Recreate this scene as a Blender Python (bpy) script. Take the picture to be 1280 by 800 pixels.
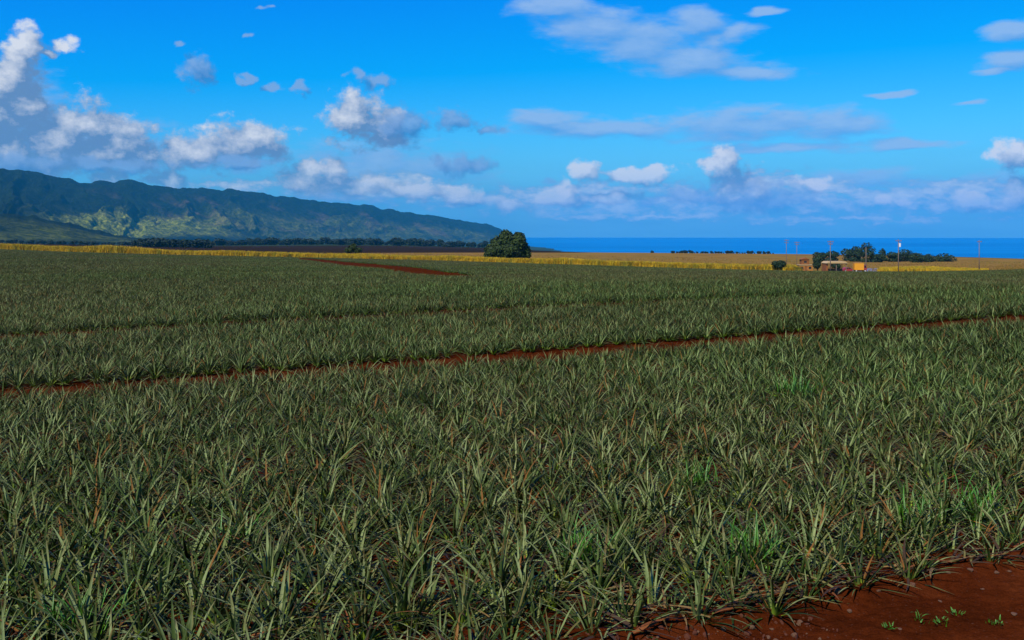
import bpy, math, random
import numpy as np
from math import radians, sin, cos, pi
from mathutils import Vector, Matrix

for o in list(bpy.data.objects):
    bpy.data.objects.remove(o)
SC = bpy.context.scene
COL = SC.collection
random.seed(7)
RNG = np.random.default_rng(11)

# ------------------------------------------------------------------ camera
F = 1244.0            # focal length in photo pixels (1280 wide)
HZ = 292.0            # eye level row in the photo
H = 3.6               # eye height
cam_d = bpy.data.cameras.new('camera')
cam_d.sensor_width = 36.0
cam_d.lens = 36.0 * F / 1280.0
cam_d.shift_y = -(400.0 - HZ) / 1280.0
cam_d.clip_start = 0.1
cam_d.clip_end = 80000
cam = bpy.data.objects.new('camera', cam_d)
cam.location = (0, 0, H)
cam.rotation_euler = (radians(90), 0, 0)
COL.objects.link(cam)
SC.camera = cam

SC.view_settings.view_transform = 'Standard'
SC.view_settings.look = 'None'
SC.view_settings.gamma = 1.0
SC.view_settings.exposure = 0.0
SC.cycles.use_denoising = True
SC.cycles.max_bounces = 5
SC.cycles.diffuse_bounces = 2
SC.cycles.glossy_bounces = 2
SC.cycles.transmission_bounces = 3
SC.cycles.volume_bounces = 1
SC.cycles.transparent_max_bounces = 8
SC.cycles.caustics_reflective = False
SC.cycles.caustics_refractive = False

# sun: high behind the camera, to the left
SUN_EL = radians(48)
SUN_AZ = radians(-150)      # clockwise from +Y (view direction), negative = left
sun_dir = Vector((sin(SUN_AZ) * cos(SUN_EL), cos(SUN_AZ) * cos(SUN_EL), sin(SUN_EL)))
sd = bpy.data.lights.new('sun', 'SUN')
sd.energy = 5.0
sd.angle = radians(0.53)
sd.color = (1.0, 0.93, 0.82)
sun = bpy.data.objects.new('sun', sd)
sun.rotation_euler = sun_dir.to_track_quat('Z', 'Y').to_euler()
sun.location = (-50, -20, 60)
COL.objects.link(sun)


class NT:
    """short-hand for building node trees"""
    def __init__(s, tree):
        s.t = tree; s.n = tree.nodes; s.l = tree.links

    def new(s, kind, **kw):
        nd = s.n.new(kind)
        for k, v in kw.items():
            setattr(nd, k, v)
        return nd

    def put(s, sock, v):
        if hasattr(v, 'bl_idname') or isinstance(v, bpy.types.NodeSocket):
            s.l.new(v, sock)
        else:
            sock.default_value = v

    def m(s, op, a, b=None, c=None, clamp=False):
        nd = s.new('ShaderNodeMath', operation=op, use_clamp=clamp)
        for i, v in enumerate((a, b, c)):
            if v is not None:
                s.put(nd.inputs[i], v)
        return nd.outputs[0]

    def vm(s, op, a, b=None, c=None, out=0):
        nd = s.new('ShaderNodeVectorMath', operation=op)
        for i, v in enumerate((a, b, c)):
            if v is not None:
                s.put(nd.inputs[i], v)
        return nd.outputs[out]

    def noise(s, vec, scale, detail=4, rough=0.55, dim='3D', dist=0.0, color=False):
        nd = s.new('ShaderNodeTexNoise', noise_dimensions=dim)
        if vec is not None:
            s.l.new(vec, nd.inputs['Vector'])
        nd.inputs['Scale'].default_value = scale
        nd.inputs['Detail'].default_value = detail
        nd.inputs['Roughness'].default_value = rough
        nd.inputs['Distortion'].default_value = dist
        return nd.outputs['Color' if color else 'Fac']

    def mix(s, f, a, b, mode='MIX', clamp=True):
        nd = s.new('ShaderNodeMix', data_type='RGBA', blend_type=mode)
        s.put(nd.inputs[0], f)
        for i, v in ((6, a), (7, b)):
            if isinstance(v, tuple) and len(v) == 3:
                v = (*v, 1.0)
            s.put(nd.inputs[i], v)
        return nd.outputs[2]

    def sstep(s, x, a, b):
        nd = s.new('ShaderNodeMapRange', interpolation_type='SMOOTHSTEP')
        s.put(nd.inputs[0], x)
        nd.inputs[1].default_value = a
        nd.inputs[2].default_value = b
        nd.inputs[3].default_value = 0.0
        nd.inputs[4].default_value = 1.0
        return nd.outputs[0]

    def ramp(s, x, stops):
        nd = s.new('ShaderNodeValToRGB')
        s.put(nd.inputs[0], x)
        cr = nd.color_ramp
        while len(cr.elements) < len(stops):
            cr.elements.new(0.5)
        for e, (p, c) in zip(cr.elements, stops):
            e.position = p
            e.color = (*c, 1.0)
        return nd.outputs[0]


# ------------------------------------------------------------------ sky
def pix_dir(px, py):
    """photo position -> azimuth, elevation of that direction"""
    u = (px - 640) / F
    v = -(py - HZ) / F
    return math.atan(u), math.atan(v / math.sqrt(1 + u * u))


SKY_K = 0.10
CUMULUS = [(36, 58, 17, 26), (22, 84, 26, 30), (6, 112, 40, 40), (30, 130, 40, 30), (-20, 150, 70, 60), (76, 58, 20, 10), (60, 66, 12, 8),
           (110, 160, 56, 34), (70, 178, 90, 44), (150, 178, 50, 30), (190, 192, 60, 22), (0, 190, 100, 40), (120, 192, 120, 24),
           (300, 180, 64, 30), (322, 174, 34, 22), (235, 192, 60, 22), (270, 186, 40, 24),
           (140, 224, 26, 10), (212, 226, 28, 15),
           (396, 226, 60, 20), (440, 234, 70, 14), (520, 240, 56, 14), (565, 243, 46, 12), (410, 212, 32, 15), (446, 150, 40, 38), (482, 160, 34, 28),
           (640, 256, 34, 10), (735, 217, 22, 16), (780, 220, 40, 10), (815, 217, 36, 13), (690, 249, 62, 13), (708, 238, 14, 20), (765, 246, 44, 9),
           (903, 208, 22, 22), (914, 228, 34, 28), (936, 244, 44, 22), (1018, 231, 24, 9),
           (1274, 195, 26, 20), (1235, 254, 46, 9), (1278, 240, 24, 20), (1212, 248, 20, 8), (1105, 250, 16, 8), (1132, 253, 14, 6), (580, 250, 44, 10)]
GREY = [(247, 91, 25, 20), (307, 98, 9, 7), (345, 112, 15, 7), (372, 107, 11, 11), (445, 90, 10, 8), (470, 103, 23, 12),
        (508, 158, 38, 26), (565, 150, 34, 17), (590, 207, 33, 18), (552, 204, 14, 14), (610, 162, 22, 7), (850, 242, 34, 15), (812, 251, 13, 9),
        (880, 243, 18, 14), (685, 228, 14, 8), (332, 10, 8, 4), (225, 57, 6, 4), (315, 45, 6, 6),
        (10, 204, 90, 16), (130, 206, 90, 10), (300, 204, 70, 9), (975, 246, 46, 18), (930, 254, 50, 10), (430, 248, 80, 7)]
WISP = [(690, 8, 62, 24), (745, 34, 80, 32), (800, 56, 84, 34), (860, 76, 84, 24), (930, 90, 76, 13), (870, 28, 42, 22), (915, 44, 34, 16), (890, 52, 40, 22), (960, 15, 30, 5),
        (760, 160, 140, 16), (930, 155, 140, 24), (1050, 155, 66, 24), (1140, 182, 56, 9), (980, 185, 110, 9), (680, 148, 56, 16),
        (1258, 75, 44, 16), (1266, 40, 34, 14), (1110, 117, 26, 5), (1210, 127, 18, 4), (1245, 88, 28, 6), (480, 214, 150, 44), (1190, 232, 120, 16), (1075, 225, 80, 14), (100, 185, 150, 40), (270, 192, 100, 26), (20, 130, 60, 60)]
BANK = [(660, 246, 60, 14), (760, 240, 60, 16), (860, 246, 60, 18), (950, 240, 70, 22), (1030, 234, 50, 12), (1110, 246, 60, 14), (500, 232, 70, 18), (620, 252, 60, 16), (690, 256, 80, 16), (770, 258, 80, 14), (850, 257, 70, 15), (930, 254, 80, 18), (1010, 252, 80, 16), (1090, 254, 70, 14), (1170, 256, 80, 12), (1250, 250, 60, 16),
        (1050, 240, 60, 10), (1200, 238, 90, 12), (560, 246, 60, 16), (480, 240, 80, 16), (400, 236, 60, 16), (720, 240, 50, 14), (820, 270, 160, 7), (1060, 274, 160, 6), (960, 228, 60, 16), (300, 232, 60, 10)]


def blob_group(name, blobs, nscale, namp, nrough, stretch):
    g = bpy.data.node_groups.new(name, 'ShaderNodeTree')
    g.interface.new_socket('P', in_out='INPUT', socket_type='NodeSocketVector')
    g.interface.new_socket('D', in_out='OUTPUT', socket_type='NodeSocketFloat')
    N = NT(g)
    gi = N.new('NodeGroupInput'); go = N.new('NodeGroupOutput')
    p = gi.outputs[0]
    ps = N.vm('MULTIPLY', p, (1.0, stretch, 1.0))
    warp = N.noise(ps, nscale * 1.1, 2, 0.55, '2D', color=True)
    warp = N.vm('SUBTRACT', warp, (0.5, 0.5, 0.5))
    warp = N.vm('MULTIPLY', warp, (0.030, 0.016, 0.0))
    q = N.vm('ADD', p, warp)
    # the same kinds of cloud go on round the whole horizon: fold the azimuth
    sx = N.new('ShaderNodeSeparateXYZ'); N.l.new(q, sx.inputs[0])
    ax = N.m('ADD', sx.outputs[0], radians(36))
    ax = N.m('PINGPONG', ax, radians(72))
    ax = N.m('SUBTRACT', ax, radians(36))
    cx = N.new('ShaderNodeCombineXYZ'); N.l.new(ax, cx.inputs[0]); N.l.new(sx.outputs[1], cx.inputs[1])
    q = cx.outputs[0]
    cur = None
    for (bx, by, hw, hh) in blobs:
        a, e = pix_dir(bx, by)
        sa, se = hw / F, hh / F
        r = N.vm('MULTIPLY_ADD', q, (1 / sa, 1 / se, 0), (-a / sa, -e / se, 0))
        d = N.vm('LENGTH', r, out=1)
        cur = d if cur is None else N.m('SMOOTH_MIN', cur, d, 0.25)
    base = N.m('SUBTRACT', 1.0, cur)
    base = N.m('MAXIMUM', base, -1.2)
    n1 = N.noise(ps, nscale, 5, nrough, '2D')
    n1 = N.m('SUBTRACT', n1, 0.5)
    d = N.m('MULTIPLY_ADD', n1, namp, base)
    N.l.new(d, go.inputs[0])
    return g


world = bpy.data.worlds.new('World')
SC.world = world
world.use_nodes = True
W = NT(world.node_tree)
for nd in list(W.n):
    W.n.remove(nd)
tc = W.new('ShaderNodeTexCoord')
dirv = W.vm('NORMALIZE', tc.outputs['Generated'])
sp = W.new('ShaderNodeSeparateXYZ'); W.l.new(dirv, sp.inputs[0])
az = W.m('ARCTAN2', sp.outputs[0], sp.outputs[1])
el = W.m('ARCSINE', sp.outputs[2])
pc = W.new('ShaderNodeCombineXYZ'); W.l.new(az, pc.inputs[0]); W.l.new(el, pc.inputs[1])
P = pc.outputs[0]
sky = W.new('ShaderNodeTexSky', sky_type='NISHITA', sun_disc=False)
sky.sun_elevation = SUN_EL
sky.sun_rotation = SUN_AZ
sky.altitude = 100
sky.air_density = 1.0
sky.dust_density = 0.4
sky.ozone_density = 3.0
skyc = W.vm('MULTIPLY_ADD', sky.outputs[0], (0.62, 1.20, 0.75), (-1.82, -1.42, 5.4))
skyc = W.vm('MAXIMUM', skyc, (0.0, 0.0, 0.0))


fade = W.m('MULTIPLY_ADD', W.sstep(el, 0.010, 0.085), 0.42, 0.58)      # air thins the far clouds low down


def cloud_layer(base, blobs, name, nscale, namp, nrough, stretch, edge, off, lit, shade, opac, gain=1.6, bias=0.45):
    g = blob_group(name, blobs, nscale, namp, nrough, stretch)
    def ev(vec):
        nd = W.new('ShaderNodeGroup'); nd.node_tree = g
        W.l.new(vec, nd.inputs[0])
        return nd.outputs[0]
    d1 = ev(P)
    d2 = ev(W.vm('ADD', P, (off[0], off[1], 0))) if off else 0.5
    alpha = W.m('MULTIPLY', W.m('MULTIPLY', W.sstep(d1, edge[0], edge[1]), opac), fade)
    dl = W.m('SUBTRACT', d1, d2)
    li = W.m('MULTIPLY_ADD', dl, gain, bias, clamp=True)
    k = 1.0 / SKY_K
    c = W.mix(li, tuple(v * k for v in shade), tuple(v * k for v in lit))
    return W.mix(alpha, base, c)


# pale band of haze and thin stratus low over the sea
hb = W.sstep(el, 0.110, 0.0)
hn = W.noise(W.vm('MULTIPLY', P, (1.0, 7.0, 1.0)), 9.0, 4, 0.5, '2D')
hb = W.m('MULTIPLY', hb, W.m('MULTIPLY_ADD', hn, 0.6, 0.45, clamp=True))
skyc = W.mix(hb, skyc, tuple(v / SKY_K for v in (0.115, 0.385, 0.64)))


def background(colour):
    b_ = W.new('ShaderNodeBackground')
    b_.inputs['Strength'].default_value = SKY_K
    W.l.new(colour, b_.inputs['Color'])
    return b_.outputs[0]


def mix_shader(f, a, b):
    n_ = W.new('ShaderNodeMixShader')
    W.l.new(f, n_.inputs[0]); W.l.new(a, n_.inputs[1]); W.l.new(b, n_.inputs[2])
    return n_.outputs[0]


# the clouds are worked out sector by sector (each sector knows only the clouds that reach into it)
SECT = [radians(v) for v in (-37, -20, -13, -7.5, 0, 7.5, 14, 20, 37)]


def reach(blobs, a, b):
    out = []
    for bl in blobs:
        c_, _ = pix_dir(bl[0], bl[1])
        m_ = 1.7 * bl[2] / F + 0.02
        if c_ + m_ > a and c_ - m_ < b:
            out.append(bl)
    return out


def sector(k, a, b):
    c = skyc
    w_, q_, g_ = reach(WISP, a, b), reach(CUMULUS, a, b), reach(GREY, a, b)
    if w_:
        c = cloud_layer(c, w_, 'wisp_clouds_%d' % k, 17.0, 1.2, 0.64, 3.0, (-0.08, 0.66), (-0.006, 0.010), (0.34, 0.53, 0.84), (0.12, 0.36, 0.80), 0.82, 0.9, 0.5)
    k_ = reach(BANK, a, b)
    if k_:
        c = cloud_layer(c, k_, 'cloud_bank_%d' % k, 44.0, 2.2, 0.64, 2.2, (-0.25, 0.75), None, (0.62, 0.74, 0.86), (0.20, 0.42, 0.70), 1.3, 0.9, 0.40)
    if q_:
        c = cloud_layer(c, q_, 'cumulus_clouds_%d' % k, 36.0, 2.0, 0.64, 1.3, (-0.16, 0.50), (-0.011, 0.017), (0.80, 0.82, 0.87), (0.14, 0.26, 0.48), 0.96, 0.75, 0.04)
    if g_:
        c = cloud_layer(c, g_, 'shaded_clouds_%d' % k, 42.0, 1.9, 0.64, 1.2, (-0.10, 0.70), (-0.008, 0.011), (0.24, 0.42, 0.74), (0.05, 0.20, 0.52), 0.84, 0.8, 0.25)
    return background(c)


azf = W.m('SUBTRACT', W.m('PINGPONG', W.m('ADD', az, radians(36)), radians(72)), radians(36))


def sector_tree(k0, k1):
    if k1 - k0 == 1:
        return sector(k0, SECT[k0], SECT[k1])
    km = (k0 + k1) // 2
    return mix_shader(W.m('GREATER_THAN', azf, SECT[km]), sector_tree(k0, km), sector_tree(km, k1))


sh_ = sector_tree(0, len(SECT) - 1)
sh_ = mix_shader(W.m('GREATER_THAN', el, 0.285), sh_, background(skyc))
wo = W.new('ShaderNodeOutputWorld')
W.l.new(sh_, wo.inputs[0])
world.cycles.sampling_method = 'NONE'


# ------------------------------------------------------------------ helpers
def tag(o, label=None, category=None, group=None, kind=None):
    for k, v in (('label', label), ('category', category), ('group', group), ('kind', kind)):
        if v:
            o[k] = v
    return o


def empty(name, loc, rz=0.0):
    o = bpy.data.objects.new(name, None)
    o.empty_display_size = 0.2
    o.location = loc
    o.rotation_euler = (0, 0, rz)
    COL.objects.link(o)
    return o


def link(name, me, mats=None, parent=None, loc=None):
    o = bpy.data.objects.new(name, me)
    COL.objects.link(o)
    if mats is not None and len(me.materials) == 0:
        for m_ in (mats if isinstance(mats, (list, tuple)) else [mats]):
            me.materials.append(m_)
    if parent is not None:
        o.parent = parent
    if loc is not None:
        o.location = loc
    return o


def np_mesh(name, V, Fq, smooth=True, attrs=None):
    """V (n,3), Fq (m,k) equal-sided faces"""
    me = bpy.data.meshes.new(name)
    V = np.asarray(V, dtype=np.float32); Fq = np.asarray(Fq, dtype=np.int32)
    me.vertices.add(len(V))
    me.vertices.foreach_set('co', V.ravel())
    k = Fq.shape[1]
    me.loops.add(Fq.size)
    me.loops.foreach_set('vertex_index', Fq.ravel())
    me.polygons.add(len(Fq))
    me.polygons.foreach_set('loop_start', np.arange(0, Fq.size, k, dtype=np.int32))
    me.polygons.foreach_set('loop_total', np.full(len(Fq), k, dtype=np.int32))
    me.polygons.foreach_set('use_smooth', np.full(len(Fq), smooth, dtype=bool))
    for an, arr in (attrs or {}).items():
        a = me.attributes.new(an, 'FLOAT', 'POINT')
        a.data.foreach_set('value', np.asarray(arr, dtype=np.float32))
    me.update(calc_edges=True)
    return me


class MB:
    """collects boxes, tubes and prisms into one mesh"""
    def __init__(s):
        s.v = []; s.f = []

    def box(s, x0, x1, y0, y1, z0, z1):
        b = len(s.v)
        s.v += [(x0, y0, z0), (x1, y0, z0), (x1, y1, z0), (x0, y1, z0), (x0, y0, z1), (x1, y0, z1), (x1, y1, z1), (x0, y1, z1)]
        s.f += [tuple(b + i for i in q) for q in ((0, 3, 2, 1), (4, 5, 6, 7), (0, 1, 5, 4), (1, 2, 6, 5), (2, 3, 7, 6), (3, 0, 4, 7))]
        return s

    def prism(s, pts, y0, y1):
        """profile in x,z swept along y"""
        b = len(s.v); n = len(pts)
        s.v += [(x, y0, z) for x, z in pts] + [(x, y1, z) for x, z in pts]
        s.f.append(tuple(b + i for i in range(n)))
        s.f.append(tuple(b + n + i for i in reversed(range(n))))
        for i in range(n):
            j = (i + 1) % n
            s.f.append((b + i, b + n + i, b + n + j, b + j))
        return s

    def tube(s, pts, rads, seg=8, cap=True):
        pts = [Vector(p) for p in pts]
        b = len(s.v)
        for i, p in enumerate(pts):
            d = (pts[min(i + 1, len(pts) - 1)] - pts[max(i - 1, 0)]).normalized()
            a = d.cross(Vector((0.31, 0.95, 0.05))).normalized()
            c = d.cross(a)
            for k in range(seg):
                t = 2 * pi * k / seg
                s.v.append(tuple(p + (a * cos(t) + c * sin(t)) * rads[i]))
        for i in range(len(pts) - 1):
            for k in range(seg):
                k2 = (k + 1) % seg
                s.f.append((b + i * seg + k, b + i * seg + k2, b + (i + 1) * seg + k2, b + (i + 1) * seg + k))
        if cap:
            s.f.append(tuple(b + k for k in reversed(range(seg))))
            s.f.append(tuple(b + (len(pts) - 1) * seg + k for k in range(seg)))
        return s

    def build(s, name, mat, parent=None, loc=None, smooth=False):
        me = bpy.data.meshes.new(name)
        me.from_pydata(s.v, [], s.f)
        if smooth:
            me.polygons.foreach_set('use_smooth', [True] * len(me.polygons))
        me.update()
        return link(name, me, mat, parent, loc)


def hash2(ix, iy, seed):
    h = (ix.astype(np.int64) * 374761393 + iy.astype(np.int64) * 668265263 + seed * 974711) & 0x7fffffff
    h = (h ^ (h >> 13)) * 1274126177 & 0x7fffffff
    return ((h ^ (h >> 16)) & 0xffff) / 65535.0


def vnoise(x, y, seed=0):
    ix = np.floor(x); iy = np.floor(y)
    fx = x - ix; fy = y - iy
    fx = fx * fx * fx * (fx * (fx * 6 - 15) + 10); fy = fy * fy * fy * (fy * (fy * 6 - 15) + 10)
    a = hash2(ix, iy, seed); b = hash2(ix + 1, iy, seed); c = hash2(ix, iy + 1, seed); d = hash2(ix + 1, iy + 1, seed)
    return (a * (1 - fx) + b * fx) * (1 - fy) + (c * (1 - fx) + d * fx) * fy


def fbm(x, y, oct=5, seed=0, gain=0.5, ridge=False):
    s = 0; amp = 1.0; tot = 0
    for o in range(oct):
        n = vnoise(x, y, seed + o * 17)
        if ridge:
            n = 1 - np.abs(2 * n - 1)
        s = s + amp * n; tot += amp
        x = x * 2.03 + 5.1; y = y * 2.03 + 1.7; amp *= gain
    return s / tot


# ------------------------------------------------------------------ terrain
CANOPY = 0.60
GX, GY = 0.0225, 0.0027      # near part of the field: a plane rising to the right
TY = np.array([30, 40, 60, 80, 120, 200, 350, 600, 900, 1400, 2200, 3500, 6000, 26000.0])
TCOL = np.array([0, 320, 640, 960, 1280.0])


def pn_row(Y, c):
    u = (c - 640) / F
    return HZ + F * ((H - CANOPY) / Y - GX * u - GY)


TV = np.array([
    [0] * 5, [0] * 5,
    [366, 357, 351, 351, 350.5],
    [347, 344, 344, 345.5, 345],
    [333, 334, 337, 340.5, 340],
    [322, 326.5, 331.5, 337.5, 336.5],
    [313.5, 321.5, 328, 336, 334],
    [310, 317.5, 322.5, 328, 329],
    [306, 313, 316, 318, 323.5],
    [304, 309, 313.5, 321, 329],
    [303, 306, 311.2, 338, 350],
    [302, 304, 322, 345, 345],
    [301, 303, 311, 320, 320],
    [298, 298, 298, 298, 298]], dtype=float)
for r_ in (0, 1):
    TV[r_] = [pn_row(TY[r_], c) for c in TCOL]
# ground height at the table nodes: in the field the row given is the top of the crop
TZ = H - (TV - HZ) / F * TY[:, None]
TZ[:6] -= CANOPY
TZ[6] -= CANOPY * 0.6
SEA_Z = -96.0
TL = np.log(TY)


def col_interp(zrows, u):
    """smooth (quartic) through the five columns"""
    xs = (TCOL - 640) / F
    u = np.clip(u, -0.56, 0.56)
    out = 0
    for i in range(5):
        w = 1.0
        for j in range(5):
            if j != i:
                w = w * (u - xs[j]) / (xs[i] - xs[j])
        out = out + zrows[i] * w
    return out


def ground_z(x, y):
    x = np.asarray(x, dtype=float); y = np.asarray(y, dtype=float)
    th = np.arctan2(x, y)
    r = np.hypot(x, y)
    a = np.abs(th)
    lim = radians(29)
    ue = np.where(a < lim, np.tan(np.minimum(a, lim)), np.tan(lim) * (pi - a) / (pi - lim)) * np.sign(th)
    Y = np.where(a < lim, np.maximum(y, 0.5), r * cos(lim))
    L = np.log(np.clip(Y, TY[0], TY[-1] * 0.999))
    i = np.clip(np.searchsorted(TL, L, side='right') - 1, 0, len(TL) - 2)
    # monotone-ish cubic (Hermite with limited slopes) in log distance, per column
    D = np.diff(TZ, axis=0) / np.diff(TL)[:, None]
    M = np.zeros_like(TZ)
    M[0] = D[0]; M[-1] = D[-1]
    for k in range(1, len(TL) - 1):
        d0, d1 = D[k - 1], D[k]
        M[k] = np.where(d0 * d1 > 0, 2 * d0 * d1 / np.where(np.abs(d0 + d1) < 1e-9, 1e-9, d0 + d1), 0)
    h = TL[i + 1] - TL[i]
    t = (L - TL[i]) / h
    h00 = 2 * t**3 - 3 * t**2 + 1; h10 = t**3 - 2 * t**2 + t; h01 = -2 * t**3 + 3 * t**2; h11 = t**3 - t**2
    rows = [TZ[i, c] * h00 + M[i, c] * h * h10 + TZ[i + 1, c] * h01 + M[i + 1, c] * h * h11 for c in range(5)]
    zt = col_interp(rows, ue)
    zn = GX * ue * Y + GY * Y
    b = np.clip((Y - 30) / 18, 0, 1); b = b * b * (3 - 2 * b)
    z = zn * (1 - b) + zt * b
    return z


def gz(x, y):
    return float(ground_z(np.array([x]), np.array([y]))[0])


def at(px, Y, z=None):
    """point on the ground in the direction of photo column px at depth Y"""
    x = (px - 640) / F * Y
    return Vector((x, Y, gz(x, Y) if z is None else z))


def to_pix(x, y, z):
    return 640 + F * x / y, HZ - F * (z - H) / y


NROW = Vector((-sin(radians(22.5)), cos(radians(22.5)), 0))   # across the planting rows
TROW = Vector((cos(radians(22.5)), sin(radians(22.5)), 0))    # along them


# ------------------------------------------------------------------ materials
def material(name):
    m = bpy.data.materials.new(name)
    m.use_nodes = True
    N = NT(m.node_tree)
    bs = m.node_tree.nodes['Principled BSDF']
    return m, N, bs


def simple(name, col, rough=0.7, var=0.25, scale=3.0, spec=0.3, metal=0.0, coord='Object'):
    m, N, bs = material(name)
    t = N.new('ShaderNodeTexCoord')
    n = N.noise(t.outputs[coord], scale, 6, 0.6)
    f = N.m('MULTIPLY_ADD', n, var * 2, 1 - var)
    c = N.mix(1.0, (*col, 1.0), f, 'MULTIPLY')
    N.l.new(c, bs.inputs['Base Color'])
    bs.inputs['Roughness'].default_value = rough
    bs.inputs['Specular IOR Level'].default_value = spec
    bs.inputs['Metallic'].default_value = metal
    return m


def soil_color(N, vec):
    n1 = N.noise(vec, 1.3, 7, 0.62)
    n2 = N.noise(vec, 14.0, 6, 0.65)
    c = N.ramp(n1, [(0.25, (0.030, 0.0064, 0.0014)), (0.5, (0.066, 0.0128, 0.0026)), (0.75, (0.104, 0.0235, 0.0055))])
    f = N.m('MULTIPLY_ADD', n2, 1.1, 0.45)
    return N.mix(1.0, c, f, 'MULTIPLY')


def soil_bump(N, vec, bs, d=0.06):
    n = N.noise(vec, 9.0, 8, 0.68)
    b = N.new('ShaderNodeBump')
    b.inputs['Strength'].default_value = 0.9
    b.inputs['Distance'].default_value = d
    N.l.new(n, b.inputs['Height'])
    N.l.new(b.outputs[0], bs.inputs['Normal'])


# ground: soil in the field, dry grass, ploughed land and scrub further out
m_ground, N, bs = material('ground')
tcg = N.new('ShaderNodeTexCoord')
vec = tcg.outputs['Object']
def attr(N, nm):
    a = N.new('ShaderNodeAttribute'); a.attribute_name = nm
    return a.outputs['Fac']
soil = soil_color(N, vec)
dn = N.noise(vec, 0.035, 6, 0.6)
dn2 = N.noise(vec, 0.6, 4, 0.6)
dry = N.ramp(dn, [(0.3, (0.13, 0.075, 0.018)), (0.5, (0.25, 0.145, 0.030)), (0.7, (0.15, 0.115, 0.024))])
dry = N.mix(1.0, dry, N.m('MULTIPLY_ADD', dn2, 0.7, 0.65), 'MULTIPLY')
pl = N.ramp(N.noise(vec, 0.004, 5, 0.6), [(0.3, (0.016, 0.011, 0.006)), (0.6, (0.030, 0.016, 0.008)), (0.8, (0.018, 0.020, 0.008))])
scrub = N.ramp(N.noise(vec, 0.006, 6, 0.6), [(0.3, (0.014, 0.030, 0.014)), (0.7, (0.04, 0.06, 0.022))])
c = N.mix(attr(N, 'dry'), soil, dry)
c = N.mix(attr(N, 'plough'), c, pl)
c = N.mix(attr(N, 'scrub'), c, scrub)
N.l.new(c, bs.inputs['Base Color'])
bs.inputs['Roughness'].default_value = 0.95
bs.inputs['Specular IOR Level'].default_value = 0.0
soil_bump(N, vec, bs)

EDGE_Y = np.array([455, 400, 345, 300, 262.0])      # far edge of the crop along the five columns


def edge_y(u):
    return np.interp(u, (TCOL - 640) / F, EDGE_Y)


na, nr = 900, 250
ths = np.concatenate([np.linspace(-radians(33), radians(33), na - 200, endpoint=False), np.linspace(radians(33), 2 * pi - radians(33), 200, endpoint=False)])
rad = np.concatenate([[0.0], np.exp(np.linspace(math.log(1.0), math.log(24000), nr))])
A, R = np.meshgrid(ths, rad)
X = R * np.sin(A); Y = R * np.cos(A)
Z = ground_z(X, Y)
Z += (fbm(X * 0.004, Y * 0.004, 4, 3) - 0.5) * np.clip((R - 1200) / 2000, 0, 1) * 6
Z = np.maximum(Z, SEA_Z - 6)
U = X / np.maximum(Y, 1e-3)
front = Y > 0.2 * R
ey = edge_y(np.clip(U, -0.6, 0.6))
d_edge = np.where(front, Y - ey, R - 330)
m_dry = np.clip((d_edge + 6) / 10, 0, 1)
jit = (fbm(X * 0.006, Y * 0.006, 4, 9) - 0.5) * 260
m_pl = np.clip((R - np.interp(U, [-0.6, -0.26, 0.0, 0.06, 0.14, 0.3], [520, 640, 930, 960, 1150, 4000]) + jit * 0.35) / 30, 0, 1) * (U < 0.3) * front
m_sc = np.clip((R - np.interp(U, [-0.6, -0.26, 0.0, 0.2, 0.6], [1500, 1700, 1900, 1000, 850]) + jit) / 120, 0, 1)
V = np.stack([X.ravel(), Y.ravel(), Z.ravel()], 1)
idx = np.arange(R.size).reshape(R.shape)
a0 = idx[:-1, :]; a1 = idx[1:, :]
b0 = np.roll(a0, -1, 1); b1 = np.roll(a1, -1, 1)
Fq = np.stack([a0.ravel(), a1.ravel(), b1.ravel(), b0.ravel()], 1)
Fq = Fq[:, ::-1]
me = np_mesh('ground', V, Fq, True, {'dry': m_dry.ravel(), 'plough': m_pl.ravel(), 'scrub': m_sc.ravel()})
g_o = link('ground', me, m_ground)
tag(g_o, 'gently rolling ground with red soil and dry golden grass', None, None, 'structure')

# sea
m_sea, N, bs = material('sea_water')
t = N.new('ShaderNodeTexCoord')
n1 = N.noise(N.vm('MULTIPLY', t.outputs['Object'], (0.25, 1.0, 1.0)), 0.0016, 5, 0.6)
n2 = N.noise(t.outputs['Object'], 0.02, 6, 0.6)
c = N.ramp(n1, [(0.36, (0.000, 0.140, 0.34)), (0.5, (0.000, 0.175, 0.40)), (0.66, (0.004, 0.215, 0.46))])
N.l.new(c, bs.inputs['Base Color'])
bs.inputs['Roughness'].default_value = 0.55
bs.inputs['Specular IOR Level'].default_value = 0.05
b = N.new('ShaderNodeBump'); b.inputs['Strength'].default_value = 0.5; b.inputs['Distance'].default_value = 6.0
N.l.new(n2, b.inputs['Height']); N.l.new(b.outputs[0], bs.inputs['Normal'])
ths = np.linspace(0, 2 * pi, 360, endpoint=False)
rs = np.array([0.0, 600, 2000, 6000, 12000, 18000, 25000])
A, R = np.meshgrid(ths, rs)
V = np.stack([(R * np.sin(A)).ravel(), (R * np.cos(A)).ravel(), np.full(R.size, SEA_Z)], 1)
idx = np.arange(R.size).reshape(R.shape)
a0 = idx[:-1]; a1 = idx[1:]; b0 = np.roll(a0, -1, 1); b1 = np.roll(a1, -1, 1)
sea = link('sea', np_mesh('sea', V, np.stack([b0.ravel(), b1.ravel(), a1.ravel(), a0.ravel()], 1)), m_sea)
tag(sea, 'deep blue ocean reaching to the horizon', None, None, 'structure')

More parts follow.
